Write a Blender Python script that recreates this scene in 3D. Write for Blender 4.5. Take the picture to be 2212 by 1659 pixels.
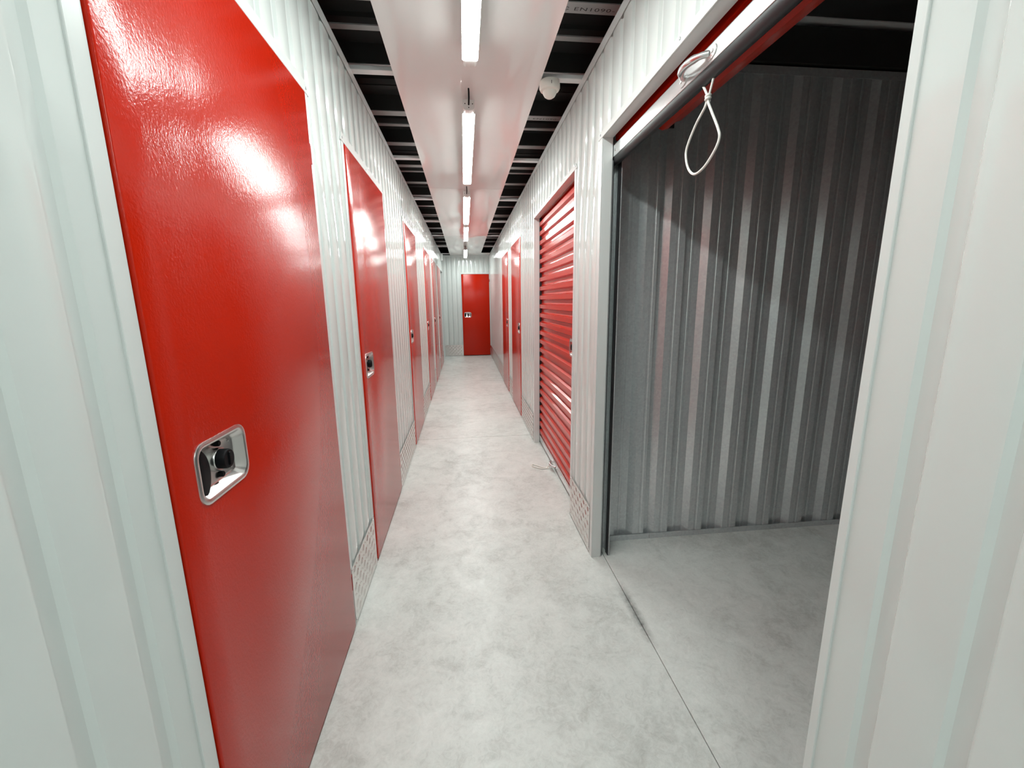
import bpy, bmesh, math, random
from mathutils import Vector, Matrix

random.seed(7)
for o in list(bpy.data.objects):
    bpy.data.objects.remove(o, do_unlink=True)
SC = bpy.context.scene
COL = SC.collection

# ------------------------------------------------------------------ camera, world, exposure
W_PX = 2212.0
FOCAL_PX = 910.85
YAW, PITCH, ROLL = 0.10807, 0.19483, -0.012415
EYE = Vector((0.0, 0.0, 1.35))
fwd = Vector((math.sin(YAW) * math.cos(PITCH), math.cos(YAW) * math.cos(PITCH), -math.sin(PITCH)))
rgt = Vector((math.cos(YAW), -math.sin(YAW), 0.0))
upv = rgt.cross(fwd)
r2 = math.cos(ROLL) * rgt + math.sin(ROLL) * upv
u2 = -math.sin(ROLL) * rgt + math.cos(ROLL) * upv
cam = bpy.data.cameras.new("camera")
cam.sensor_fit = 'HORIZONTAL'
cam.sensor_width = 36.0
cam.lens = 36.0 * FOCAL_PX / W_PX
cam.clip_start = 0.01
cam.clip_end = 100
camo = bpy.data.objects.new("camera", cam)
m = Matrix((r2, u2, -fwd)).transposed().to_4x4()
m.translation = EYE
camo.matrix_world = m
COL.objects.link(camo)
SC.camera = camo

world = bpy.data.worlds.new("world")
world.use_nodes = True
world.node_tree.nodes["Background"].inputs[0].default_value = (0.9, 0.95, 1.0, 1)
world.node_tree.nodes["Background"].inputs[1].default_value = 0.0
SC.world = world
SC.view_settings.view_transform = 'Standard'
SC.view_settings.look = 'None'
SC.view_settings.gamma = 1.0
SC.view_settings.use_curve_mapping = False
SC.view_settings.exposure = 0.0
LAMP_STRENGTH = 64.0

# ------------------------------------------------------------------ layout constants (metres)
XL, XR = -0.506, 0.631          # faces of the two corridor walls
YE, YB = 10.66, -2.4            # end wall, wall behind the camera
ZT = 2.445                      # top of the walls
DOOR_Z = 2.04

# ------------------------------------------------------------------ materials
def newmat(name):
    mt = bpy.data.materials.new(name)
    mt.use_nodes = True
    nt = mt.node_tree
    bs = nt.nodes["Principled BSDF"]
    return mt, nt, bs

def setp(bs, col=None, rough=None, metal=None, spec=None, coat=None, coatr=None):
    if col is not None: bs.inputs["Base Color"].default_value = (*col, 1)
    if rough is not None: bs.inputs["Roughness"].default_value = rough
    if metal is not None: bs.inputs["Metallic"].default_value = metal
    if spec is not None: bs.inputs["Specular IOR Level"].default_value = spec
    if coat is not None: bs.inputs["Coat Weight"].default_value = coat
    if coatr is not None: bs.inputs["Coat Roughness"].default_value = coatr

def nd(nt, typ, **kw):
    n = nt.nodes.new(typ)
    for k, v in kw.items():
        if k in n.inputs: n.inputs[k].default_value = v
        else: setattr(n, k, v)
    return n

def poscoord(nt, scale=(1, 1, 1)):
    g = nd(nt, "ShaderNodeNewGeometry")
    mp = nd(nt, "ShaderNodeMapping")
    mp.inputs["Scale"].default_value = scale
    nt.links.new(g.outputs["Position"], mp.inputs["Vector"])
    return mp.outputs["Vector"]

def add_bump(nt, bs, height, strength, dist, normal=None):
    b = nd(nt, "ShaderNodeBump")
    b.inputs["Strength"].default_value = strength
    b.inputs["Distance"].default_value = dist
    nt.links.new(height, b.inputs["Height"])
    if normal is not None: nt.links.new(normal, b.inputs["Normal"])
    nt.links.new(b.outputs["Normal"], bs.inputs["Normal"])
    return b.outputs["Normal"]

def ramp(nt, fac, stops):
    r = nd(nt, "ShaderNodeValToRGB")
    e = r.color_ramp.elements
    while len(e) < len(stops): e.new(0.5)
    for el, (p, c) in zip(e, stops):
        el.position = p
        el.color = (*c, 1) if len(c) == 3 else c
    nt.links.new(fac, r.inputs["Fac"])
    return r.outputs["Color"]

def noise(nt, vec, scale, detail=3.0, rough=0.5, dist=0.0):
    n = nd(nt, "ShaderNodeTexNoise")
    n.inputs["Scale"].default_value = scale
    n.inputs["Detail"].default_value = detail
    n.inputs["Roughness"].default_value = rough
    n.inputs["Distortion"].default_value = dist
    nt.links.new(vec, n.inputs["Vector"])
    return n.outputs["Fac"]

def plain(name, col, rough=0.5, metal=0.0, **kw):
    mt, nt, bs = newmat(name)
    setp(bs, col, rough, metal, **kw)
    return mt

M = {}
# glossy white painted steel sheet, slightly wavy
mt, nt, bs = newmat("white_painted_steel")
setp(bs, (0.655, 0.685, 0.67), 0.10, 0.0, spec=0.55)
v = poscoord(nt, (1, 1, 0.45))
add_bump(nt, bs, noise(nt, v, 7.0, 2.0), 0.30, 0.004)
M['white'] = mt
M['white_trim'] = plain("white_trim", (0.665, 0.685, 0.675), 0.22)
M['white_edge'] = plain("white_powder_coat", (0.80, 0.80, 0.79), 0.4)

# red textured door skin
mt, nt, bs = newmat("red_textured_steel")
setp(bs, (0.50, 0.014, 0.002), 0.17, 0.0, spec=0.25)
v = poscoord(nt, (1, 1, 0.75))
n1 = add_bump(nt, bs, noise(nt, v, 200.0, 2.0, 0.55), 0.42, 0.0012)
add_bump(nt, bs, noise(nt, poscoord(nt, (1, 1, 0.6)), 2.2, 1.0), 0.12, 0.006, n1)
M['red'] = mt
mt, nt, bs = newmat("red_slat_paint")
setp(bs, (0.53, 0.016, 0.004), 0.18, 0.0, spec=0.4)
M['red_slat'] = mt
M['red_hinge'] = plain("red_hinge_in_shade", (0.30, 0.010, 0.008), 0.45)  # door red darkened: shade on the hinges is put into their colour

# ceiling sheet: glossy off-white
mt, nt, bs = newmat("glossy_ceiling_sheet")
setp(bs, (0.76, 0.75, 0.74), 0.09, 0.0, spec=0.9)
M['sheet'] = mt

# galvanised steel
mt, nt, bs = newmat("galvanised_steel")
setp(bs, (0.50, 0.52, 0.52), 0.27, 0.45)
v = poscoord(nt)
vo = nd(nt, "ShaderNodeTexVoronoi")
vo.inputs["Scale"].default_value = 90
nt.links.new(v, vo.inputs["Vector"])
c = ramp(nt, vo.outputs["Color"], [(0.0, (0.54, 0.56, 0.57)), (1.0, (0.65, 0.67, 0.68))])
nt.links.new(c, bs.inputs["Base Color"])
M['galv'] = mt
M['flange'] = plain("galvanised_deck_flange", (0.72, 0.72, 0.72), 0.4, 0.1)
M['alu'] = plain("brushed_aluminium", (0.78, 0.78, 0.78), 0.24, 0.9)
M['steel'] = plain("stainless_steel", (0.66, 0.64, 0.63), 0.27, 1.0)
M['plate'] = plain("tread_plate_aluminium", (0.70, 0.68, 0.66), 0.27, 0.9)
M['black'] = plain("black_plastic", (0.005, 0.005, 0.006), 0.5, spec=0.12)
M['rubber'] = plain("black_rubber", (0.016, 0.016, 0.018), 0.38)
M['deck'] = plain("dark_deck_pan", (0.028, 0.027, 0.026), 0.7)
M['ink'] = plain("grey_ink", (0.10, 0.10, 0.10), 0.7)
M['cord'] = plain("white_cord", (0.82, 0.80, 0.75), 0.7)
M['lampbody'] = plain("lamp_housing", (0.74, 0.72, 0.70), 0.3)
M['sensor'] = plain("ivory_plastic", (0.78, 0.76, 0.70), 0.35)
M['joint'] = plain("joint_filler", (0.035, 0.034, 0.032), 0.9)
mt, nt, bs = newmat("lamp_diffuser")
bs.inputs["Emission Color"].default_value = (0.91, 1.0, 0.965, 1)
bs.inputs["Emission Strength"].default_value = LAMP_STRENGTH
M['glow'] = mt

# concrete floor
mt, nt, bs = newmat("power_floated_concrete")
v = poscoord(nt)
big = noise(nt, v, 1.7, 5.0, 0.62, 0.6)
mid = noise(nt, v, 8.5, 7.0, 0.68, 0.7)
fine = noise(nt, v, 34.0, 8.0, 0.74, 1.6)
a1 = nd(nt, "ShaderNodeMath", operation='MULTIPLY'); a1.inputs[1].default_value = 0.34
nt.links.new(big, a1.inputs[0])
a2 = nd(nt, "ShaderNodeMath", operation='MULTIPLY_ADD'); a2.inputs[1].default_value = 0.34
nt.links.new(mid, a2.inputs[0]); nt.links.new(a1.outputs[0], a2.inputs[2])
a3 = nd(nt, "ShaderNodeMath", operation='MULTIPLY_ADD'); a3.inputs[1].default_value = 0.32
nt.links.new(fine, a3.inputs[0]); nt.links.new(a2.outputs[0], a3.inputs[2])
base = ramp(nt, a3.outputs[0], [(0.37, (0.47, 0.475, 0.45)), (0.50, (0.655, 0.665, 0.64)), (0.62, (0.76, 0.77, 0.745))])
# trowel scuffs: thin curved dark marks, only here and there
sc1 = noise(nt, poscoord(nt, (1.0, 0.55, 1)), 16.0, 4.0, 0.6, 2.6)
line = nd(nt, "ShaderNodeMath", operation='SUBTRACT'); line.inputs[1].default_value = 0.5
nt.links.new(sc1, line.inputs[0])
ab = nd(nt, "ShaderNodeMath", operation='ABSOLUTE'); nt.links.new(line.outputs[0], ab.inputs[0])
lm = nd(nt, "ShaderNodeMapRange"); lm.inputs["From Min"].default_value = 0.0; lm.inputs["From Max"].default_value = 0.006
lm.inputs["To Min"].default_value = 1.0; lm.inputs["To Max"].default_value = 0.0
nt.links.new(ab.outputs[0], lm.inputs["Value"])
gate = nd(nt, "ShaderNodeMapRange"); gate.inputs["From Min"].default_value = 0.52; gate.inputs["From Max"].default_value = 0.70
nt.links.new(noise(nt, v, 4.0, 3.0, 0.6), gate.inputs["Value"])
mk = nd(nt, "ShaderNodeMath", operation='MULTIPLY'); nt.links.new(lm.outputs[0], mk.inputs[0]); nt.links.new(gate.outputs[0], mk.inputs[1])
mk2 = nd(nt, "ShaderNodeMath", operation='MULTIPLY'); mk2.inputs[1].default_value = 0.45; nt.links.new(mk.outputs[0], mk2.inputs[0])
mx = nd(nt, "ShaderNodeMix", data_type='RGBA'); mx.inputs["B"].default_value = (0.20, 0.20, 0.185, 1)
nt.links.new(mk2.outputs[0], mx.inputs["Factor"]); nt.links.new(base, mx.inputs["A"])
# dark dirt rubbed into the joint of the open unit's threshold
sep = nd(nt, "ShaderNodeSeparateXYZ"); nt.links.new(v, sep.inputs[0])
dx = nd(nt, "ShaderNodeMath", operation='SUBTRACT'); dx.inputs[1].default_value = 0.700; nt.links.new(sep.outputs["X"], dx.inputs[0])
dxa = nd(nt, "ShaderNodeMath", operation='ABSOLUTE'); nt.links.new(dx.outputs[0], dxa.inputs[0])
sx = nd(nt, "ShaderNodeMapRange"); sx.inputs["From Min"].default_value = 0.004; sx.inputs["From Max"].default_value = 0.030
sx.inputs["To Min"].default_value = 1; sx.inputs["To Max"].default_value = 0
nt.links.new(dxa.outputs[0], sx.inputs["Value"])
dy = nd(nt, "ShaderNodeMath", operation='SUBTRACT'); dy.inputs[1].default_value = 1.56; nt.links.new(sep.outputs["Y"], dy.inputs[0])
dya = nd(nt, "ShaderNodeMath", operation='ABSOLUTE'); nt.links.new(dy.outputs[0], dya.inputs[0])
sy = nd(nt, "ShaderNodeMapRange"); sy.inputs["From Min"].default_value = 0.08; sy.inputs["From Max"].default_value = 0.22
sy.inputs["To Min"].default_value = 1; sy.inputs["To Max"].default_value = 0
nt.links.new(dya.outputs[0], sy.inputs["Value"])
st = nd(nt, "ShaderNodeMath", operation='MULTIPLY'); nt.links.new(sx.outputs[0], st.inputs[0]); nt.links.new(sy.outputs[0], st.inputs[1])
st2 = nd(nt, "ShaderNodeMath", operation='MULTIPLY'); nt.links.new(st.outputs[0], st2.inputs[0]); nt.links.new(noise(nt, v, 40.0, 3.0), st2.inputs[1])
mx2 = nd(nt, "ShaderNodeMix", data_type='RGBA'); mx2.inputs["B"].default_value = (0.02, 0.02, 0.019, 1)
nt.links.new(st2.outputs[0], mx2.inputs["Factor"]); nt.links.new(mx.outputs["Result"], mx2.inputs["A"])
nt.links.new(mx2.outputs["Result"], bs.inputs["Base Color"])
rr = nd(nt, "ShaderNodeMapRange"); rr.inputs["From Min"].default_value = 0.35; rr.inputs["From Max"].default_value = 0.65
rr.inputs["To Min"].default_value = 0.44; rr.inputs["To Max"].default_value = 0.30
nt.links.new(mid, rr.inputs["Value"]); nt.links.new(rr.outputs[0], bs.inputs["Roughness"])
bs.inputs["Specular IOR Level"].default_value = 0.45
add_bump(nt, bs, fine, 0.10, 0.002)
M['floor'] = mt

# ------------------------------------------------------------------ mesh helpers
class MB:
    """collects shapes and links them as ONE mesh object; T maps local coordinates to world"""
    def __init__(self, T=None):
        self.v, self.f, self.T = [], [], T or (lambda a, b, c: (a, b, c))
    def add(self, vs, fs):
        k = len(self.v)
        self.v += [self.T(*p) for p in vs]
        self.f += [tuple(i + k for i in f) for f in fs]
        return self
    def box(self, a0, a1, b0, b1, c0, c1):
        vs = [(a, b, c) for c in (c0, c1) for b in (b0, b1) for a in (a0, a1)]
        return self.add(vs, [(0, 2, 3, 1), (4, 5, 7, 6), (0, 1, 5, 4), (2, 6, 7, 3), (0, 4, 6, 2), (1, 3, 7, 5)])
    def prism_c(self, poly, c0, c1):
        """poly of (a, b) extruded along the third axis"""
        n = len(poly)
        vs = [(a, b, c0) for a, b in poly] + [(a, b, c1) for a, b in poly]
        return self.add(vs, [tuple(range(n)), tuple(range(2 * n - 1, n - 1, -1))] + [(i, (i + 1) % n, n + (i + 1) % n, n + i) for i in range(n)])
    def prism_a(self, poly, a0, a1):
        """poly of (b, c) extruded along the first axis"""
        n = len(poly)
        vs = [(a0, b, c) for b, c in poly] + [(a1, b, c) for b, c in poly]
        return self.add(vs, [tuple(range(n)), tuple(range(2 * n - 1, n - 1, -1))] + [(i, (i + 1) % n, n + (i + 1) % n, n + i) for i in range(n)])
    def prism_b(self, poly, b0, b1):
        """poly of (a, c) extruded along the second axis"""
        n = len(poly)
        vs = [(a, b0, c) for a, c in poly] + [(a, b1, c) for a, c in poly]
        return self.add(vs, [tuple(range(n)), tuple(range(2 * n - 1, n - 1, -1))] + [(i, (i + 1) % n, n + (i + 1) % n, n + i) for i in range(n)])
    def tube(self, pts, r, seg=8, closed=False):
        pts = [Vector(p) for p in pts]
        n = len(pts)
        rings = []
        ref = None
        for i, p in enumerate(pts):
            if closed: t = pts[(i + 1) % n] - pts[i - 1]
            else: t = pts[min(i + 1, n - 1)] - pts[max(i - 1, 0)]
            t.normalize()
            if ref is None:
                ref = t.orthogonal().normalized()
            ref = (ref - t * ref.dot(t)).normalized()
            bn = t.cross(ref)
            rr = r[i] if isinstance(r, (list, tuple)) else r
            rings.append([tuple(p + rr * (math.cos(2 * math.pi * k / seg) * ref + math.sin(2 * math.pi * k / seg) * bn)) for k in range(seg)])
        vs = [q for ring in rings for q in ring]
        fs = []
        for i in range(n if closed else n - 1):
            j = (i + 1) % n
            for k in range(seg):
                fs.append((i * seg + k, i * seg + (k + 1) % seg, j * seg + (k + 1) % seg, j * seg + k))
        if not closed:
            fs.append(tuple(range(seg))[::-1])
            fs.append(tuple(range((n - 1) * seg, n * seg)))
        return self.add(vs, fs)
    def lathe_c(self, a, b, prof, seg=24):
        """profile of (radius, c) turned about the third axis through (a, b)"""
        vs, fs = [], []
        for r, c in prof:
            for k in range(seg):
                t = 2 * math.pi * k / seg
                vs.append((a + r * math.cos(t), b + r * math.sin(t), c))
        for i in range(len(prof) - 1):
            for k in range(seg):
                fs.append((i * seg + k, i * seg + (k + 1) % seg, (i + 1) * seg + (k + 1) % seg, (i + 1) * seg + k))
        fs.append(tuple(range(seg))[::-1])
        fs.append(tuple(range((len(prof) - 1) * seg, len(prof) * seg)))
        return self.add(vs, fs)
    def lathe_b(self, a, c, prof, seg=24):
        """profile of (radius, b) turned about the second axis through (a, c)"""
        vs, fs = [], []
        for r, b in prof:
            for k in range(seg):
                t = 2 * math.pi * k / seg
                vs.append((a + r * math.cos(t), b, c + r * math.sin(t)))
        for i in range(len(prof) - 1):
            for k in range(seg):
                fs.append((i * seg + k, i * seg + (k + 1) % seg, (i + 1) * seg + (k + 1) % seg, (i + 1) * seg + k))
        fs.append(tuple(range(seg))[::-1])
        fs.append(tuple(range((len(prof) - 1) * seg, len(prof) * seg)))
        return self.add(vs, fs)
    def build(self, name, mat, parent=None, bevel=0.0, seg=2, smooth=None, kind=None):
        off = Vector((0, 0, 0))
        p = parent
        while p is not None:
            off += p.location
            p = p.parent
        me = bpy.data.meshes.new(name)
        me.from_pydata([tuple(Vector(q) - off) for q in self.v], [], self.f)
        bm = bmesh.new()
        bm.from_mesh(me)
        bmesh.ops.recalc_face_normals(bm, faces=bm.faces)
        if bevel > 0:
            es = [e for e in bm.edges if len(e.link_faces) == 2 and e.calc_face_angle(0) > 0.5]
            bmesh.ops.bevel(bm, geom=es, offset=bevel, segments=seg, affect='EDGES', profile=0.5, clamp_overlap=True)
        bm.to_mesh(me)
        bm.free()
        if smooth is not None:
            me.polygons.foreach_set("use_smooth", [True] * len(me.polygons))
            me.set_sharp_from_angle(angle=math.radians(smooth))
        me.materials.append(M[mat])
        o = bpy.data.objects.new(name, me)
        COL.objects.link(o)
        if parent is not None: o.parent = parent
        if kind: o["kind"] = kind
        return o

def empty(name, loc, parent=None):
    o = bpy.data.objects.new(name, None)
    o.empty_display_size = 0.05
    o.location = loc
    COL.objects.link(o)
    if parent is not None:
        o.parent = parent
    return o

def tag(o, label=None, cat=None, group=None, kind=None):
    if label: o["label"] = label
    if cat: o["category"] = cat
    if group: o["group"] = group
    if kind: o["kind"] = kind
    return o

# wall frames: (u along the wall, n out of the wall into the corridor, z)
TL = lambda u, n, z: (XL + n, u, z)
TR = lambda u, n, z: (XR - n, u, z)
TE = lambda u, n, z: (u, YE - n, z)
TBK = lambda u, n, z: (u, YB + n, z)

# ------------------------------------------------------------------ floor: slabs with saw-cut joints
floor = empty("floor", (0, 0, 0))
tag(floor, "pale grey power-floated concrete floor running down the corridor", "floor", kind="structure")
MB().box(-2.4, 3.2, YB - 0.1, YE + 0.1, -0.14, -0.012).build("joint_bed", 'joint', floor)
JW = 0.0014
xs = [-2.4, 0.700, 1.985, 3.2]
for i in range(3):
    ys = [YB - 0.1, 4.10, 8.40, YE + 0.1] if i == 0 else [YB - 0.1, 2.30, 6.6, YE + 0.1]
    for j in range(3):
        x0 = xs[i] + (JW if i else 0); x1 = xs[i + 1] - (JW if i < 2 else 0)
        y0 = ys[j] + (0.0040 if j else 0); y1 = ys[j + 1] - (0.0040 if j < 2 else 0)
        MB().box(x0, x1, y0, y1, -0.012, 0.0).build("floor_slab", 'floor', floor, bevel=0.0012, seg=1)

# ------------------------------------------------------------------ corrugated wall cladding
PITCH_C = 0.116
def cladding(T, u0, u1, z0, z1, parent, phase=0.045, name="cladding_panel", depth=0.010):
    """trapezoidal sheet: wide crests, narrow valleys, rounded folds"""
    half_v, web = 0.009, 0.011
    knots = []
    k0 = int(math.floor((u0 - phase) / PITCH_C)) - 1
    k1 = int(math.ceil((u1 - phase) / PITCH_C)) + 1
    for k in range(k0, k1 + 1):
        c = phase + k * PITCH_C
        d = depth
        knots += [(c - half_v - web - 0.004, 0), (c - half_v - web + 0.002, -0.12 * d), (c - half_v - 0.002, -0.9 * d), (c - half_v + 0.003, -d),
                  (c + half_v - 0.003, -d), (c + half_v + 0.002, -0.9 * d), (c + half_v + web - 0.002, -0.12 * d), (c + half_v + web + 0.004, 0)]
    def at(u):
        for (ua, na), (ub, nb) in zip(knots, knots[1:]):
            if ua <= u <= ub:
                return na + (nb - na) * (u - ua) / (ub - ua)
        return 0.0
    pts = [(u0, at(u0))] + [k for k in knots if u0 + 1e-5 < k[0] < u1 - 1e-5] + [(u1, at(u1))]
    front = [(u, n - 0.001) for u, n in pts]
    # closed sheet with a flat back
    mb = MB(T)
    nn = len(front)
    vs = [(u, n, z0) for u, n in front] + [(u, n, z1) for u, n in front]
    vs += [(u0, -0.022, z0), (u1, -0.022, z0), (u0, -0.022, z1), (u1, -0.022, z1)]
    fs = [(i, i + 1, nn + i + 1, nn + i) for i in range(nn - 1)]
    b = 2 * nn
    fs += [(b, b + 2, b + 3, b + 1), (0, nn, b + 2, b), (nn - 1, b + 1, b + 3, 2 * nn - 1)]
    fs += [tuple(range(nn)) + (b + 1, b), tuple(range(2 * nn - 1, nn - 1, -1)) + (b + 2, b + 3)]
    mb.add(vs, fs)
    return mb.build(name, 'white', parent, smooth=32)

def kick_plate(T, u0, u1, parent, z0=0.012, z1=0.268):
    pl = MB(T).box(u0, u1, 0.0035, 0.0060, z0, z1).build("kick_plate", 'plate', parent)
    pl["label"] = "aluminium tread plate along the foot of the wall"
    mb = MB(T)
    cell = 0.040
    nu = int((u1 - u0 - 0.012) / cell); nz = int((z1 - z0 - 0.008) / cell)
    ou = (u1 - u0 - nu * cell) / 2 + cell / 2; oz = (z1 - z0 - nz * cell) / 2 + cell / 2
    L, Wd, Hh = 0.0205, 0.0075, 0.0032
    for i in range(nu):
        for j in range(nz):
            s = 1 if (i + j) % 2 else -1
            cu, cz = u0 + ou + i * cell, z0 + oz + j * cell
            du, dz = 0.7071, 0.7071 * s
            vs = []
            for a, b in ((L, 0), (L * 0.55, Wd), (-L * 0.55, Wd), (-L, 0), (-L * 0.55, -Wd), (L * 0.55, -Wd)):
                vs.append((cu + a * du - b * dz, 0.0058, cz + a * dz + b * du))
            vs += [(cu + L * 0.5 * du, 0.0060 + Hh, cz + L * 0.5 * dz), (cu - L * 0.5 * du, 0.0060 + Hh, cz - L * 0.5 * dz)]
            mb.add(vs, [(0, 1, 6), (1, 2, 7, 6), (2, 3, 7), (3, 4, 7), (4, 5, 6, 7), (5, 0, 6)])
    mb.build("tread_pattern", 'plate', pl, kind="stuff")
    for u in (u0 + 0.012, u1 - 0.012):
        for z in (z0 + 0.012, z1 - 0.012):
            MB(T).lathe_b(u, z, [(0.0052, 0.0055), (0.0050, 0.0078), (0.003, 0.0092)], 10).build("rivet", 'alu', pl, smooth=40)
    return pl

def top_trim(T, u0, u1, parent):
    t = MB(T).prism_a([(0.0035, ZT), (0.0035, ZT - 0.040), (0.0020, ZT - 0.040), (0.0020, ZT - 0.002), (-0.060, ZT - 0.002), (-0.060, ZT)], u0, u1)
    return t.build("top_trim", 'white_trim', parent)

def wall(name, T, u0, u1, openings, label, loc):
    w = empty(name, loc)
    tag(w, label, "wall", kind="structure")
    cur = u0
    for a, b, z in openings:
        if a > cur: cladding(T, cur, a - 0.004, 0.0, ZT - 0.004, w)
        cladding(T, a - 0.004, b + 0.004, z + 0.006, ZT - 0.004, w)
        cur = b + 0.004
    if u1 > cur: cladding(T, cur, u1, 0.0, ZT - 0.004, w)
    top_trim(T, u0, u1, w)
    return w

HIN_L = [(0.720, 1.612), (2.080, 2.950), (3.905, 4.765), (5.735, 6.600), (7.090, 7.950), (8.450, 9.310)]
HIN_R = [(4.765, 5.660), (6.140, 7.040)]
ROLL_OPEN = (0.600, 1.975)
ROLL_SHUT = (2.452, 3.850)
SIDE = (9.62, 10.56)
RZ = 2.054
wl = wall("wall_left", TL, YB, YE + 0.0, [(a, b, DOOR_Z) for a, b in HIN_L] + [(SIDE[0], SIDE[1], DOOR_Z)],
          "glossy white ribbed steel wall with a row of plain red doors", (XL, 0, 0))
wr = wall("wall_right", TR, YB, YE, [(*ROLL_OPEN, RZ), (*ROLL_SHUT, RZ)] + [(a, b, DOOR_Z) for a, b in HIN_R],
          "glossy white ribbed steel wall with two roller doors", (XR, 0, 0))
END_D = (-0.058, 0.622)
we = wall("wall_back", TE, -0.95, 0.66, [(END_D[0], END_D[1], 2.005)],
          "white ribbed steel wall closing the far end of the corridor", (0, YE, 0))
wb = wall("wall_front", TBK, XL, XR, [], "white ribbed steel wall behind the viewer", (0, YB, 0))

for a, b in ((YB + 0.02, 0.665), (1.628, 2.064), (2.966, 3.889), (4.781, 5.719), (6.616, 7.074), (7.966, 8.434), (9.326, 9.56)):
    kick_plate(TL, a, b, wl)
for a, b in ((YB + 0.02, 0.56), (2.016, 2.436), (3.895, 4.749), (5.676, 6.124), (7.056, 10.62)):
    kick_plate(TR, a, b, wr)
kick_plate(TE, -0.505, -0.075, we, z1=0.28)

# ------------------------------------------------------------------ hinged doors
def rrect(u0, u1, z0, z1, r, seg=5):
    pts = []
    for cu, cz, a0 in ((u1 - r, z0 + r, -90), (u1 - r, z1 - r, 0), (u0 + r, z1 - r, 90), (u0 + r, z0 + r, 180)):
        for k in range(seg + 1):
            t = math.radians(a0 + 90 * k / seg)
            pts.append((cu + r * math.cos(t), cz + r * math.sin(t)))
    return pts

def loft(mb, loops, cap_last=True):
    n = len(loops[0])
    vs = [p for lp in loops for p in lp]
    fs = []
    for i in range(len(loops) - 1):
        for k in range(n):
            fs.append((i * n + k, i * n + (k + 1) % n, (i + 1) * n + (k + 1) % n, (i + 1) * n + k))
    if cap_last: fs.append(tuple(range((len(loops) - 1) * n, len(loops) * n)))
    return mb.add(vs, fs)

def lock_set(T, uc, zc, nf, parent, w=0.180, h=0.124):
    """recessed stainless lock dish: rolled rim, dish, black pull insert, lock barrel, two screws"""
    u0, u1, z0, z1 = uc - w / 2, uc + w / 2, zc - h / 2, zc + h / 2
    def L(inset, n, r): return [(u, n, z) for u, z in rrect(u0 + inset, u1 - inset, z0 + inset, z1 - inset, r)]
    mb = MB(T)
    loft(mb, [L(0.0, nf - 0.001, 0.030), L(0.0008, nf + 0.0022, 0.0295), L(0.004, nf + 0.0034, 0.0265), L(0.009, nf + 0.0034, 0.022),
              L(0.012, nf + 0.0015, 0.020), L(0.020, nf - 0.0160, 0.015), L(0.023, nf - 0.0180, 0.013)])
    rim = mb.build("lock_plate", 'steel', parent, smooth=50)
    rim["label"] = "stainless recessed lock plate"
    # black insert on the pull side: convex towards the barrel
    poly = []
    for k in range(13):
        t = -1 + 2 * k / 12
        poly.append((u0 + 0.020 + 0.030 * math.sqrt(max(0, 1 - (t * 0.92) ** 2)), zc + t * (h / 2 - 0.017)))
    poly += [(u0 + 0.013, z1 - 0.022), (u0 + 0.013, z0 + 0.022)]
    MB(T).prism_b(poly, nf - 0.0175, nf - 0.0030).build("pull_insert", 'black', rim, bevel=0.0015, seg=2, smooth=40)
    cu, cz = uc + 0.010, zc + 0.004
    MB(T).lathe_b(cu, cz, [(0.0245, nf - 0.018), (0.0245, nf - 0.012), (0.023, nf - 0.010)], 28).build("lock_collar", 'steel', rim, smooth=40)
    MB(T).lathe_b(cu, cz, [(0.0205, nf - 0.009), (0.0205, nf + 0.003), (0.0185, nf + 0.006), (0.006, nf + 0.0062)], 28).build("lock_barrel", 'black', rim, smooth=40)
    MB(T).box(cu - 0.0025, cu + 0.0025, nf + 0.0058, nf + 0.0090, cz - 0.014, cz + 0.014).build("lock_tab", 'black', rim, bevel=0.001, seg=1)
    for s in (-1, 1):
        MB(T).lathe_b(cu, cz + s * 0.033, [(0.0062, nf - 0.018), (0.0062, nf - 0.010), (0.0045, nf - 0.0085)], 14).build("lock_stud", 'black', rim, smooth=40)
        MB(T).lathe_b(u1 - 0.035, zc + s * 0.030, [(0.0042, nf - 0.018), (0.0038, nf - 0.0158), (0.002, nf - 0.0148)], 12).build("screw", 'steel', rim, smooth=40)
    return rim

def frame_trim(T, u0, u1, zh, parent, w=0.040, left_w=None, reveal=0.0, hh=0.034):
    """pressed white trim on both sides and above an opening"""
    lw = left_w or w
    for a, b, s in ((u0 - lw, u0, 1), (u1, u1 + w, -1)):
        mb = MB(T).box(a, b, -0.002, 0.0032, 0.0, zh)
        if reveal:
            e = u0 if s == 1 else u1
            mb.box(min(e, e - s * 0.003), max(e, e - s * 0.003), -reveal, -0.002, 0.0, zh)
        mb.build("jamb_trim", 'white_trim', parent, bevel=0.001, seg=1)
    mb = MB(T).prism_b([(u0 - lw - 0.012, zh - 0.004), (u1 + w + 0.012, zh - 0.004), (u1 + w * 0.7, zh + hh), (u0 - lw * 0.7, zh + hh)], -0.001, 0.0048)
    if reveal: mb.box(u0, u1, -reveal, -0.001, zh - 0.003, zh)
    hd = mb.build("header_trim", 'white_trim', parent, bevel=0.001, seg=1)
    n = 3
    for k in range(n):
        u = u0 - 0.02 + (u1 - u0 + 0.04) * k / (n - 1)
        MB(T).lathe_b(u, zh + 0.012, [(0.0046, 0.0045), (0.0040, 0.0072), (0.002, 0.0080)], 10).build("screw", 'galv', hd, smooth=40)

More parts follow.
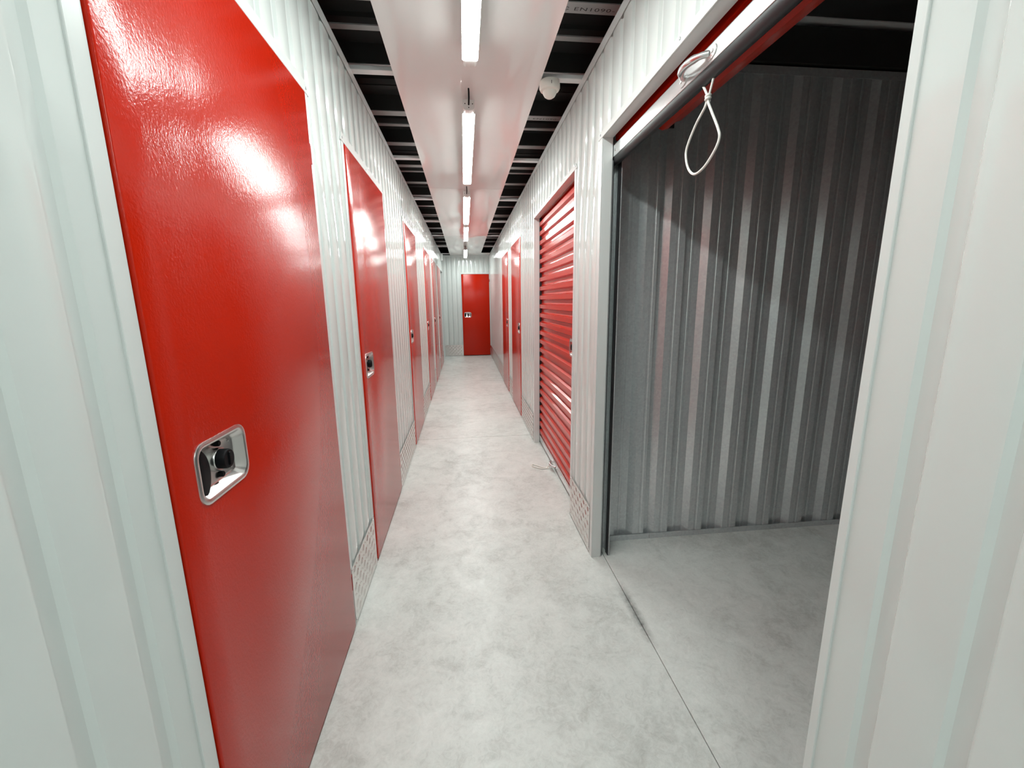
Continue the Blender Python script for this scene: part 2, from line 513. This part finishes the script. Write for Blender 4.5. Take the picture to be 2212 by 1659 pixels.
def hinged_door(idx, T, u0, u1, label, lock_u=0.148, lock_z=1.035, zh=DOOR_Z, near_trim=0.034, group=None):
    x, y, z = T((u0 + u1) / 2, 0, 0)
    d = empty("door_%d" % idx, (x, y, 0))
    tag(d, label, "door", group, "structure")
    nf, nb = 0.0085, -0.035
    a0, a1, c0, c1 = u0 + 0.004, u1 - 0.004, 0.016, zh - 0.008
    lu = a0 + lock_u
    h0, h1, g0, g1 = lu - 0.078, lu + 0.078, lock_z - 0.050, lock_z + 0.050
    us, zs = [a0, h0, h1, a1], [c0, g0, g1, c1]
    vs = [(u, nf, zz) for zz in zs for u in us] + [(a0, nb, c0), (a1, nb, c0), (a1, nb, c1), (a0, nb, c1)]
    fs = [(r * 4 + c, r * 4 + c + 1, r * 4 + c + 5, r * 4 + c + 4) for r in range(3) for c in range(3) if not (r == 1 and c == 1)]
    fs += [(16, 19, 18, 17), (0, 16, 17, 3, 2, 1), (12, 13, 14, 15, 18, 19), (0, 4, 8, 12, 19, 16), (3, 17, 18, 15, 11, 7)]
    k = len(vs)
    vs += [(h0, nf - 0.020, g0), (h1, nf - 0.020, g0), (h1, nf - 0.020, g1), (h0, nf - 0.020, g1)]
    fs += [(5, 6, k + 1, k), (6, 10, k + 2, k + 1), (10, 9, k + 3, k + 2), (9, 5, k, k + 3), (k, k + 1, k + 2, k + 3)]
    MB(T).add(vs, fs).build("leaf", 'red', d, bevel=0.0028, seg=2, smooth=50)
    lock_set(T, lu, lock_z, nf, d)
    frame_trim(T, u0, u1, zh, d, 0.034, near_trim)
    for zc in (0.214, 1.845):
        mb = MB(T).box(u1 - 0.001, u1 + 0.016, 0.003, 0.0052, zc - 0.030, zc + 0.030)
        mb.lathe_c(u1 + 0.001, 0.0042, [(0.0044, zc - 0.032), (0.0044, zc + 0.032)], 12)
        mb.build("hinge", 'red_hinge', d, smooth=40)
    return d

GL = "red hinged doors in the left wall"
labs = ["large red textured door beside the viewer with a recessed lock plate",
        "second red door along the left wall, opposite the closed roller door",
        "third red door along the left wall, past the cross joint in the floor",
        "fourth red door along the left wall",
        "fifth red door along the left wall",
        "sixth and farthest red door along the left wall"]
n = 1
for (a, b), lb in zip(HIN_L, labs):
    hinged_door(n, TL, a, b, lb, group=GL); n += 1
GR = "red hinged doors in the right wall"
for (a, b), lb in zip(HIN_R, ["red hinged door just beyond the closed red roller door",
                              "farther of the two red hinged doors beyond the roller door"]):
    hinged_door(n, TR, a, b, lb, group=GR); n += 1
hinged_door(n, TE, *END_D, "plain red door at the far end of the corridor", lock_u=0.130, lock_z=1.02, zh=2.005, near_trim=0.020); n += 1

# ------------------------------------------------------------------ roller doors
NC = -0.062                      # plane of the curtain
SLAT = 0.0787
def slat_profile(z0, NC=NC):
    p = [(NC - 0.006, z0), (NC - 0.006, z0 + 0.020), (NC + 0.012, z0 + 0.030), (NC + 0.012, z0 + 0.062), (NC - 0.004, z0 + 0.072), (NC - 0.006, z0 + SLAT)]
    return p + [(a - 0.0018, c) for a, c in reversed(p)]

def guide(T, u_edge, s, parent, zt):
    """steel channel beside the opening, s = +1 when the channel runs towards larger u"""
    def bx(mb, a, b, n0, n1, z1=zt):
        ua, ub = u_edge + s * a, u_edge + s * b
        return mb.box(min(ua, ub), max(ua, ub), n0, n1, 0.004, z1)
    mb = MB(T)
    bx(mb, 0.004, 0.075, -0.0520, -0.0490); bx(mb, 0.072, 0.075, -0.094, -0.0520); bx(mb, 0.000, 0.072, -0.094, -0.0905)
    ch = mb.build("guide_channel", 'galv', parent)
    bx(MB(T), 0.006, 0.030, -0.0565, -0.0522).build("brush_strip", 'rubber', ch)
    bx(MB(T), 0.001, 0.034, -0.0903, -0.0855).build("brush_strip", 'rubber', ch)
    return ch

def lift_handle(T, u, z, nf, parent, s=1):
    hb = MB(T)
    for e in (-1, 1):
        poly = [(u + e * 0.075 + 0.026 * math.cos(t), z + 0.017 * math.sin(t)) for t in [2 * math.pi * k / 16 for k in range(16)]]
        hb.prism_b(poly, nf - 0.0005, nf + 0.0028)
    pts = []
    for k in range(15):
        t = k / 14
        pts.append((u - 0.066 + 0.132 * t, nf + 0.001 + 0.034 * math.sin(math.pi * t) ** 0.6, z + 0.002))
    hb.tube(pts, [0.0105 if 2 < k < 12 else 0.0085 for k in range(15)], 10)
    h = hb.build("lift_handle", 'alu', parent, smooth=45)
    for e in (-1, 1):
        MB(T).lathe_b(u + e * 0.083, z, [(0.0052, nf + 0.002), (0.0048, nf + 0.0046), (0.0025, nf + 0.0054)], 12).build("screw", 'steel', h, smooth=40)
    return h

def bottom_bar(T, u0, u1, zb, parent, seal=0.020):
    nf = -0.049
    bar = MB(T).prism_a([(nf - 0.020, zb), (nf, zb), (nf, zb + 0.046), (nf - 0.004, zb + 0.052), (nf - 0.020, zb + 0.052)], u0, u1).build("bottom_bar", 'alu', parent, bevel=0.0012, seg=1)
    prof = [(nf - 0.022 + 0.020 * math.cos(t), zb + 0.002 + seal * 1.0 * math.sin(t)) for t in [math.pi + math.pi * k / 10 for k in range(11)]]
    MB(T).prism_a(prof, u0 + 0.004, u1 - 0.004).build("bottom_seal", 'rubber', bar, smooth=40)
    return bar

# open roller door
u0, u1 = ROLL_OPEN
d = empty("door_%d" % n, (XR, (u0 + u1) / 2, 0)); n += 1
tag(d, "rolled-up red roller door over the open storage unit", "door", "roller doors in the right wall", "structure")
frame_trim(TR, u0, u1, RZ, d, 0.040, 0.017, reveal=0.047, hh=0.024)
guide(TR, u1, 1, d, 1.96); guide(TR, u0, -1, d, 1.96)
bar = bottom_bar(TR, u0 - 0.02, u1 + 0.045, 1.972, d, 0.030)
bar["label"] = "aluminium bottom bar of the raised door"
lift_handle(TR, 1.288, 1.996, -0.049, bar)
for uu in (u1 - 0.022, u0 + 0.03):
    MB(TR).lathe_b(uu, 1.995, [(0.0048, -0.0495), (0.0044, -0.0468), (0.002, -0.046)], 12).build("rivet", 'steel', bar, smooth=40)
for k in range(4):
    MB(TR).prism_a(slat_profile(2.022 + k * SLAT, NC - 0.018), u0 - 0.03, u1 + 0.03).build("slat", 'red_slat', d)
# the coil: corrugated curtain wound on a drum
ca, cz_, cr = -(0.860 - XR), 2.220, 0.150
prof = []
NS = 40
for k in range(NS):
    t = 2 * math.pi * k / NS
    r = cr - (0.010 if k % 4 in (2, 3) else 0.0)
    prof.append((ca + r * math.cos(t), cz_ + r * math.sin(t)))
MB(TR).prism_a(prof, 0.66, 1.935).build("curtain_coil", 'red_slat', d)
prof2 = [(ca + 0.125 * math.cos(2 * math.pi * k / 24), cz_ - 0.004 + 0.125 * math.sin(2 * math.pi * k / 24)) for k in range(24)]
MB(TR).prism_a(prof2, 0.63, 1.965).build("drum", 'red_slat', d, smooth=30)
for uu in (0.612, 1.985):
    MB(TR).box(uu - 0.004, uu + 0.004, ca - 0.10, -0.095, 2.10, 2.40).build("drum_bracket", 'rubber', d)

# closed roller door
u0, u1 = ROLL_SHUT
d2 = empty("door_%d" % n, (XR, (u0 + u1) / 2, 0)); n += 1
tag(d2, "closed red roller shutter door with horizontal corrugations", "door", "roller doors in the right wall", "structure")
frame_trim(TR, u0, u1, RZ, d2, 0.036, 0.036, reveal=0.047, hh=0.024)
guide(TR, u1, 1, d2, RZ); guide(TR, u0, -1, d2, RZ)
bar2 = bottom_bar(TR, u0 + 0.002, u1 + 0.03, 0.022, d2, 0.016)
first = None
for k in range(26):
    z0 = 0.070 + k * SLAT
    if first is None:
        first = MB(TR).prism_a(slat_profile(z0), u0 - 0.03, u1 + 0.012).build("slat", 'red_slat', d2)
    else:
        c = first.copy(); COL.objects.link(c); c.parent = d2
        c.location = (0, 0, k * SLAT)
mb = MB(TR)
for k in range(25):
    mb.box(u1 - 0.010, u1 + 0.010, NC - 0.004, NC + 0.013, 0.070 + k * SLAT + 0.066, 0.070 + k * SLAT + 0.100)
mb.build("end_clips", 'rubber', d2, kind="stuff")
lift_handle(TR, 3.17, 0.046, -0.049, bar2)
# latch plate of the closed roller door
lock_set(TR, 2.62, 1.050, NC + 0.012 + 0.006, d2, w=0.150, h=0.118)

# side opening at the far end of the left wall
d3 = empty("door_%d" % n, (XL, (SIDE[0] + SIDE[1]) / 2, 0)); n += 1
tag(d3, "open dark doorway at the far end of the left wall", "doorway", kind="structure")
frame_trim(TL, SIDE[0], SIDE[1], DOOR_Z, d3, 0.036, 0.036, reveal=0.047, hh=0.024)
guide(TL, SIDE[1], 1, d3, DOOR_Z); guide(TL, SIDE[0], -1, d3, DOOR_Z)

# ------------------------------------------------------------------ the open storage unit: galvanised partitions
def galv_sheet(x0, x1, yb, s, parent, z0=0.010, z1=2.428, phase=1.005):
    """s = -1: ribs stand out towards smaller y"""
    P = 0.2100
    pts = []
    def add(x, d): pts.append((x, d))
    x = phase - 6 * P
    raw = []
    while x < x1 + P:
        raw += [(x, 0.0), (x + 0.030, 0.026), (x + 0.064, 0.026), (x + 0.067, 0.024), (x + 0.076, 0.024), (x + 0.079, 0.026), (x + 0.112, 0.026),
                (x + 0.120, 0.0), (x + 0.158, 0.0), (x + 0.161, 0.002), (x + 0.171, 0.002), (x + 0.174, 0.0)]
        x += P
    def at(u):
        for (ua, na), (ub, nb) in zip(raw, raw[1:]):
            if ua <= u <= ub: return na + (nb - na) * (u - ua) / (ub - ua)
        return 0.0
    fr = [(x0, at(x0))] + [q for q in raw if x0 + 1e-4 < q[0] < x1 - 1e-4] + [(x1, at(x1))]
    poly = [(a, yb + s * d) for a, d in fr] + [(a, yb + s * d - s * 0.0015) for a, d in reversed(fr)]
    nn = len(fr)
    mb = MB()
    vs = [(a, b, z0) for a, b in poly] + [(a, b, z1) for a, b in poly]
    N = 2 * nn
    fs = [(i, (i + 1) % N, N + (i + 1) % N, N + i) for i in range(N)]
    for i in range(nn - 1):
        fs += [(i, N - 1 - i, N - 2 - i, i + 1), (N + i, N + i + 1, 2 * N - 2 - i, 2 * N - 1 - i)]
    mb.add(vs, fs)
    return mb.build("galvanised_sheet", 'galv', parent)

ws = empty("wall_side_partition", (1.9, 2.14, 0))
tag(ws, "galvanised corrugated steel partition inside the open storage unit", "wall", kind="structure")
xsh = [0.970, 1.630, 2.460, 3.10]
for a, b in zip(xsh, xsh[1:]):
    galv_sheet(a, b, 2.140, -1, ws)
galv_sheet(0.790, 0.975, 2.1405, -1, ws, phase=0.880)
MB().box(0.712, 0.800, 2.1160, 2.1190, 0.0, 2.43).build("corner_flashing", 'galv', ws)
MB().box(0.712, 3.10, 2.1080, 2.1100, 2.395, 2.432).build("top_track", 'galv', ws)
MB().box(0.712, 3.10, 2.1100, 2.1450, 2.430, 2.432).build("top_track", 'galv', ws)
for a, b in ((0.712, 1.010), (1.012, 3.10)):
    MB().prism_a([(2.110, 0.0), (2.110, 0.032), (2.1115, 0.032), (2.1115, 0.0015), (2.145, 0.0015), (2.145, 0.0)], a, b).build("base_track", 'galv', ws)
ws2 = empty("wall_side_near", (1.9, 0.5, 0))
tag(ws2, "galvanised partition on the near side of the open unit, hidden by the jamb", "wall", kind="structure")
for a, b in zip(xsh, xsh[1:]):
    galv_sheet(a, b, 0.490, 1, ws2)
ws3 = MB().box(3.10, 3.12, 0.40, 2.25, 0.0, 2.43).build("wall_unit_rear", 'galv')
tag(ws3, "galvanised rear wall deep inside the open storage unit", "wall", kind="structure")

# ------------------------------------------------------------------ ceiling: glossy sheets, battens, dark deck above
ceil = empty("ceiling", (0, 0, ZT))
tag(ceil, "glossy white ceiling strip hung below battens and a dark steel deck", "ceiling", kind="structure")
PX0, PX1 = -0.306, 0.420
ZP = 2.437
def sheet(y0, y1, seed):
    rnd = random.Random(seed)
    nx, ny = 48, 72
    ph = [rnd.uniform(0, 6.28) for _ in range(8)]
    def h(x, y):
        a = (x - PX0) / (PX1 - PX0); t = (y - y0) / (y1 - y0)
        edge = math.sin(math.pi * min(1, max(0, t))) ** 0.5
        # sag between the screw lines plus soft buckles along both long sides
        s = -0.0022 * math.sin(math.pi * a) * edge
        s += 0.0042 * edge * math.sin(2 * math.pi * (t * 2.1) + ph[0]) * math.exp(-((a - 0.16) / 0.13) ** 2)
        s += 0.0042 * edge * math.sin(2 * math.pi * (t * 1.8) + ph[1]) * math.exp(-((a - 0.82) / 0.12) ** 2)
        s += 0.0016 * edge * math.sin(2 * math.pi * (a * 1.3 + t * 2.6) + ph[2])
        for q, (cc, ww, am) in enumerate(((0.17, 0.06, 0.0044), (0.30, 0.05, 0.0024), (0.72, 0.05, 0.0030), (0.85, 0.06, 0.0046))):
            cc2 = cc + 0.035 * math.sin(2 * math.pi * t * 1.5 + ph[4 + q])
            s += am * edge * (0.75 + 0.45 * math.sin(2 * math.pi * t * 1.2 + ph[7 - q])) * math.exp(-((a - cc2) / ww) ** 2)
        s += 0.0010 * edge * math.sin(2 * math.pi * (a * 2.4 - t * 3.4) + ph[3])
        return s
    vs, fs = [], []
    for lay, dz in ((0, 0.0), (1, 0.004)):
        for j in range(ny + 1):
            for i in range(nx + 1):
                x = PX0 + (PX1 - PX0) * i / nx; y = y0 + (y1 - y0) * j / ny
                vs.append((x, y, ZP + h(x, y) + dz))
    w = nx + 1; N = w * (ny + 1)
    for lay in (0, 1):
        for j in range(ny):
            for i in range(nx):
                q = lay * N + j * w + i
                fs.append((q, q + 1, q + w + 1, q + w))
    for i in range(nx):
        for j in (0, ny):
            fs.append((j * w + i, j * w + i + 1, N + j * w + i + 1, N + j * w + i))
    for j in range(ny):
        for i in (0, nx):
            fs.append((j * w + i, (j + 1) * w + i, N + (j + 1) * w + i, N + j * w + i))
    return MB().add(vs, fs).build("ceiling_panel", 'sheet', ceil, smooth=40)
for k, (a, b) in enumerate(((YB, -1.602), (-1.598, 1.443), (1.447, 4.470), (4.474, 7.530), (7.534, YE - 0.005))):
    sheet(a, b, 11 + k)
# closing soffit pieces at the end wall
MB().box(PX1, XR - 0.004, 10.10, YE - 0.006, ZP, ZP + 0.004).build("end_soffit", 'sheet', ceil)

# battens from wall to wall
for y in (-1.55, -0.24, 1.07, 2.385, 3.665, 5.01, 6.315, 7.65, 9.08, 10.45):
    bt = MB().prism_b([(XL - 0.03, ZT + 0.001), (XR + 0.03, ZT + 0.001), (XR + 0.03, ZT + 0.022), (XL - 0.03, ZT + 0.022)], y - 0.045, y)
    bt.build("batten", 'flange', ceil, bevel=0.002, seg=1)

# deck flanges and dark pans
ZD = 2.62
def lettering(txt, size, loc, parent):
    cu = bpy.data.curves.new("lettering", 'FONT')
    cu.body = txt
    cu.size = size
    cu.space_character = 1.12
    tmp = bpy.data.objects.new("lettering_source", cu)
    COL.objects.link(tmp)
    dg = bpy.context.evaluated_depsgraph_get()
    me = bpy.data.meshes.new_from_object(tmp.evaluated_get(dg))
    bpy.data.objects.remove(tmp, do_unlink=True)
    # baseline along +x, letters upright as seen from below when facing down the corridor
    for v_ in me.vertices:
        v_.co = Vector((v_.co.x * 1.55, -v_.co.y, 0))
    me.name = "lettering"
    me.materials.clear(); me.materials.append(M['ink'])
    o = bpy.data.objects.new("lettering", me)
    COL.objects.link(o)
    o.parent = parent
    off = Vector(loc)
    p = parent
    while p is not None:
        off -= p.location; p = p.parent
    o.location = off
    return o
PER = 0.578
yc = 2.110
k0 = -7
for k in range(k0, 15):
    y = yc + k * PER
    f = MB().box(-1.8, 2.9, y - 0.036, y + 0.036, ZD, ZD + 0.012).build("deck_flange", 'flange', ceil)
    f.location = (0, 0, 0)
    if k in (0, 1, 2):
        lettering("C\u0404 EN1090-1", 0.031, (0.435, y + 0.016, ZD - 0.0006), f)
    # secondary, narrower and set higher
    MB().box(-1.8, 2.9, y + 0.26, y + 0.30, ZD + 0.030, ZD + 0.036).build("deck_rib", 'flange' if k % 2 == 0 else 'deck', ceil)
    # pan between two flanges
    MB().prism_a([(y + 0.036, ZD + 0.004), (y + 0.060, ZD + 0.090), (y + PER * 0.5 - 0.012, ZD + 0.094), (y + PER * 0.5, ZD + 0.080), (y + PER * 0.5 + 0.012, ZD + 0.094),
                  (y + PER - 0.060, ZD + 0.090), (y + PER - 0.036, ZD + 0.004), (y + PER - 0.036, ZD + 0.11), (y + 0.036, ZD + 0.11)], -1.8, 2.9).build("deck_pan", 'deck', ceil)

# dark purlin above the partition of the open unit
MB().box(0.80, 2.90, 2.10, 2.19, 2.445, 2.60).build("deck_beam", 'deck', ceil)

# ------------------------------------------------------------------ lamps
def lamp(y0, y1, label, x=0.058, first=False):
    zb, zt = 2.350, 2.408
    L = empty("batten_lamp", (x, (y0 + y1) / 2, zb))
    tag(L, label, "lamp", "batten lamps along the ceiling strip")
    hw = 0.033
    def sect(w, lo, hi):
        pts = [(-w, hi), (-w, lo + 0.020), (-w * 0.90, lo + 0.009), (-w * 0.62, lo + 0.002), (0, lo), (w * 0.62, lo + 0.002), (w * 0.90, lo + 0.009), (w, lo + 0.020), (w, hi)]
        return [(x + a, c) for a, c in pts]
    MB().prism_b([(x - hw, zb + 0.0075), (x - hw, zb + 0.005), (x - hw * 0.93, zb + 0.0015), (x - hw * 0.8, zb), (x + hw * 0.8, zb), (x + hw * 0.93, zb + 0.0015), (x + hw, zb + 0.005), (x + hw, zb + 0.0075)], y0, y1).build("diffuser", 'glow', L)
    MB().prism_b([(x - hw - 0.001, zb + 0.0077), (x + hw + 0.001, zb + 0.0077), (x + hw + 0.001, zt - 0.020), (x + hw * 0.7, zt), (x - hw * 0.7, zt), (x - hw - 0.001, zt - 0.020)], y0 - 0.006, y1 + 0.006).build("housing", 'lampbody', L)
    for s, ye in ((-1, y0), (1, y1)):
        ca_, cb_ = sorted((ye, ye + s * 0.060))
        cap = MB().prism_b(sect(hw * 0.98, zb + 0.002, zt - 0.002), ca_, cb_).build("end_cap", 'lampbody', L, bevel=0.003, seg=2)
        for dx_, dz_ in ((-0.020, 0.034), (0.020, 0.034), (0.0, 0.016)):
            q = ye + s * 0.0598
            MB().lathe_b(x + dx_, zb + dz_, [(0.0028, q), (0.0028, q + s * 0.0014)], 8).build("screw", 'black', cap)
    # cable gland and cable up to the sheet at the near end
    ya = y0 - 0.058
    cab = MB().tube([(x, ya, zb + 0.030), (x, ya - 0.018, zb + 0.032), (x + 0.001, ya - 0.036, zb + 0.048), (x + 0.001, ya - 0.048, zb + 0.070), (x, ya - 0.052, ZP + 0.001)], 0.0042, 8)
    cab.build("cable", 'black', L, smooth=60)
    for yy in (y0 + 0.25, y1 - 0.25):
        MB().box(x - 0.016, x + 0.016, yy - 0.012, yy + 0.012, zt - 0.004, ZP + 0.001).build("mounting_clip", 'lampbody', L)
    return L
lamp(-1.60, -0.16, "white tube lamp on the ceiling strip behind the viewer")
lamp(0.58, 2.025, "nearest white tube lamp, cut by the top edge of the picture")
lamp(2.565, 3.950, "second white tube lamp with a dark cable at its near end")
lamp(4.480, 5.920, "third white tube lamp, just past the first ceiling seam")
lamp(6.220, 7.530, "fourth white tube lamp, right behind the third")
lamp(8.860, 10.30, "farthest short-looking white tube lamp before the end wall")

# ------------------------------------------------------------------ motion sensor on the batten
S = empty("motion_sensor", (0.468, 2.372, 2.372))
tag(S, "ivory dome motion sensor under the batten beside the ceiling strip", "sensor")
sx_, sy_ = 0.468, 2.363
MB().lathe_c(sx_, sy_, [(0.040, 2.4455), (0.050, 2.440), (0.0525, 2.425), (0.0525, 2.408), (0.047, 2.398), (0.036, 2.394)], 32).build("sensor_base", 'sensor', S, smooth=40)
MB().lathe_c(sx_, sy_, [(0.036, 2.396), (0.034, 2.384), (0.027, 2.372), (0.016, 2.3645), (0.005, 2.362)], 32).build("sensor_lens", 'sensor', S, smooth=60)
MB().box(sx_ - 0.0012, sx_ + 0.0012, sy_ - 0.0535, sy_ - 0.0515, 2.410, 2.424).build("seam_mark", 'black', S)

# small white box high on the far left wall
jb = MB(TL).box(9.98, 10.10, 0.004, 0.050, 2.27, 2.40).build("junction_box", 'white_edge', None, bevel=0.004, seg=2)
tag(jb, "small white box high on the left wall above the dark doorway", "junction box")

# ------------------------------------------------------------------ pull cords
def smooth_path(pts, n=6, closed=False):
    P = [Vector(p) for p in pts]
    out = []
    N = len(P)
    rng = range(N if closed else N - 1)
    for i in rng:
        p0 = P[(i - 1) % N] if closed or i > 0 else P[0]
        p1, p2 = P[i], P[(i + 1) % N]
        p3 = P[(i + 2) % N] if closed or i + 2 < N else P[-1]
        for k in range(n):
            t = k / n
            out.append(0.5 * ((2 * p1) + (p2 - p0) * t + (2 * p0 - 5 * p1 + 4 * p2 - p3) * t * t + (3 * p1 - p0 - 3 * p2 + p3) * t ** 3))
    if not closed: out.append(P[-1])
    return out
CX = 0.702
pc = empty("pull_cord", (CX, 1.25, 1.90))
tag(pc, "white looped pull cord hanging from the raised roller door", "cord", "roller door pull cords")
loop = [(CX, 1.256, 1.906), (CX, 1.266, 1.886), (CX + .002, 1.315, 1.858), (CX + .003, 1.361, 1.812), (CX + .003, 1.362, 1.777), (CX + .002, 1.337, 1.739), (CX, 1.297, 1.717),
        (CX, 1.247, 1.723), (CX, 1.199, 1.751), (CX, 1.181, 1.776), (CX, 1.189, 1.801), (CX, 1.230, 1.862), (CX, 1.250, 1.892), (CX, 1.254, 1.908)]
MB().tube(smooth_path(loop), 0.0036, 8).build("cord_loop", 'cord', pc, smooth=60)
MB().tube(smooth_path([(CX, 1.252, 1.905), (CX, 1.243, 1.920), (CX, 1.232, 1.945), (CX + .002, 1.222, 1.975)]), 0.0030, 8).build("hanging_strand", 'cord', pc, smooth=60)
MB().tube(smooth_path([(CX, 1.254, 1.906), (CX, 1.266, 1.925), (CX, 1.283, 1.946), (CX - .004, 1.298, 1.958)]), 0.0034, 8).build("cut_end", 'cord', pc, smooth=60)
kn = []
for k in range(22):
    t = k / 21
    kn.append((CX + 0.006 * math.cos(t * 4.4 * math.pi), 1.253 + 0.006 * math.sin(t * 4.4 * math.pi), 1.898 + 0.016 * t))
MB().tube(kn, 0.0036, 8).build("knot", 'cord', pc, smooth=60)

pf = empty("pull_cord", (0.60, 3.22, 0.0))
tag(pf, "white looped pull cord lying on the floor at the closed roller door", "cord", "roller door pull cords")
z_ = 0.0047
fl = [(0.618, 3.205, z_), (0.590, 3.225, z_), (0.555, 3.265, z_), (0.530, 3.290, z_), (0.515, 3.285, z_), (0.512, 3.262, z_), (0.530, 3.235, z_), (0.565, 3.205, z_), (0.600, 3.190, z_), (0.620, 3.197, z_)]
MB().tube(smooth_path(fl), 0.0045, 8).build("cord_loop", 'cord', pf, smooth=60)
MB().tube(smooth_path([(0.618, 3.203, z_), (0.635, 3.215, z_ + .006), (0.652, 3.205, 0.030), (0.650, 3.190, 0.044), (0.640, 3.180, 0.020), (0.630, 3.190, z_ + .003), (0.614, 3.198, z_)]), 0.0042, 8).build("tied_strand", 'cord', pf, smooth=60)
kn = [(0.616 + 0.012 * k / 15, 3.199 + 0.006 * math.sin(k * 0.9), 0.0075 + 0.004 * math.cos(k * 0.9)) for k in range(16)]
MB().tube(kn, 0.0034, 8).build("knot", 'cord', pf, smooth=60)
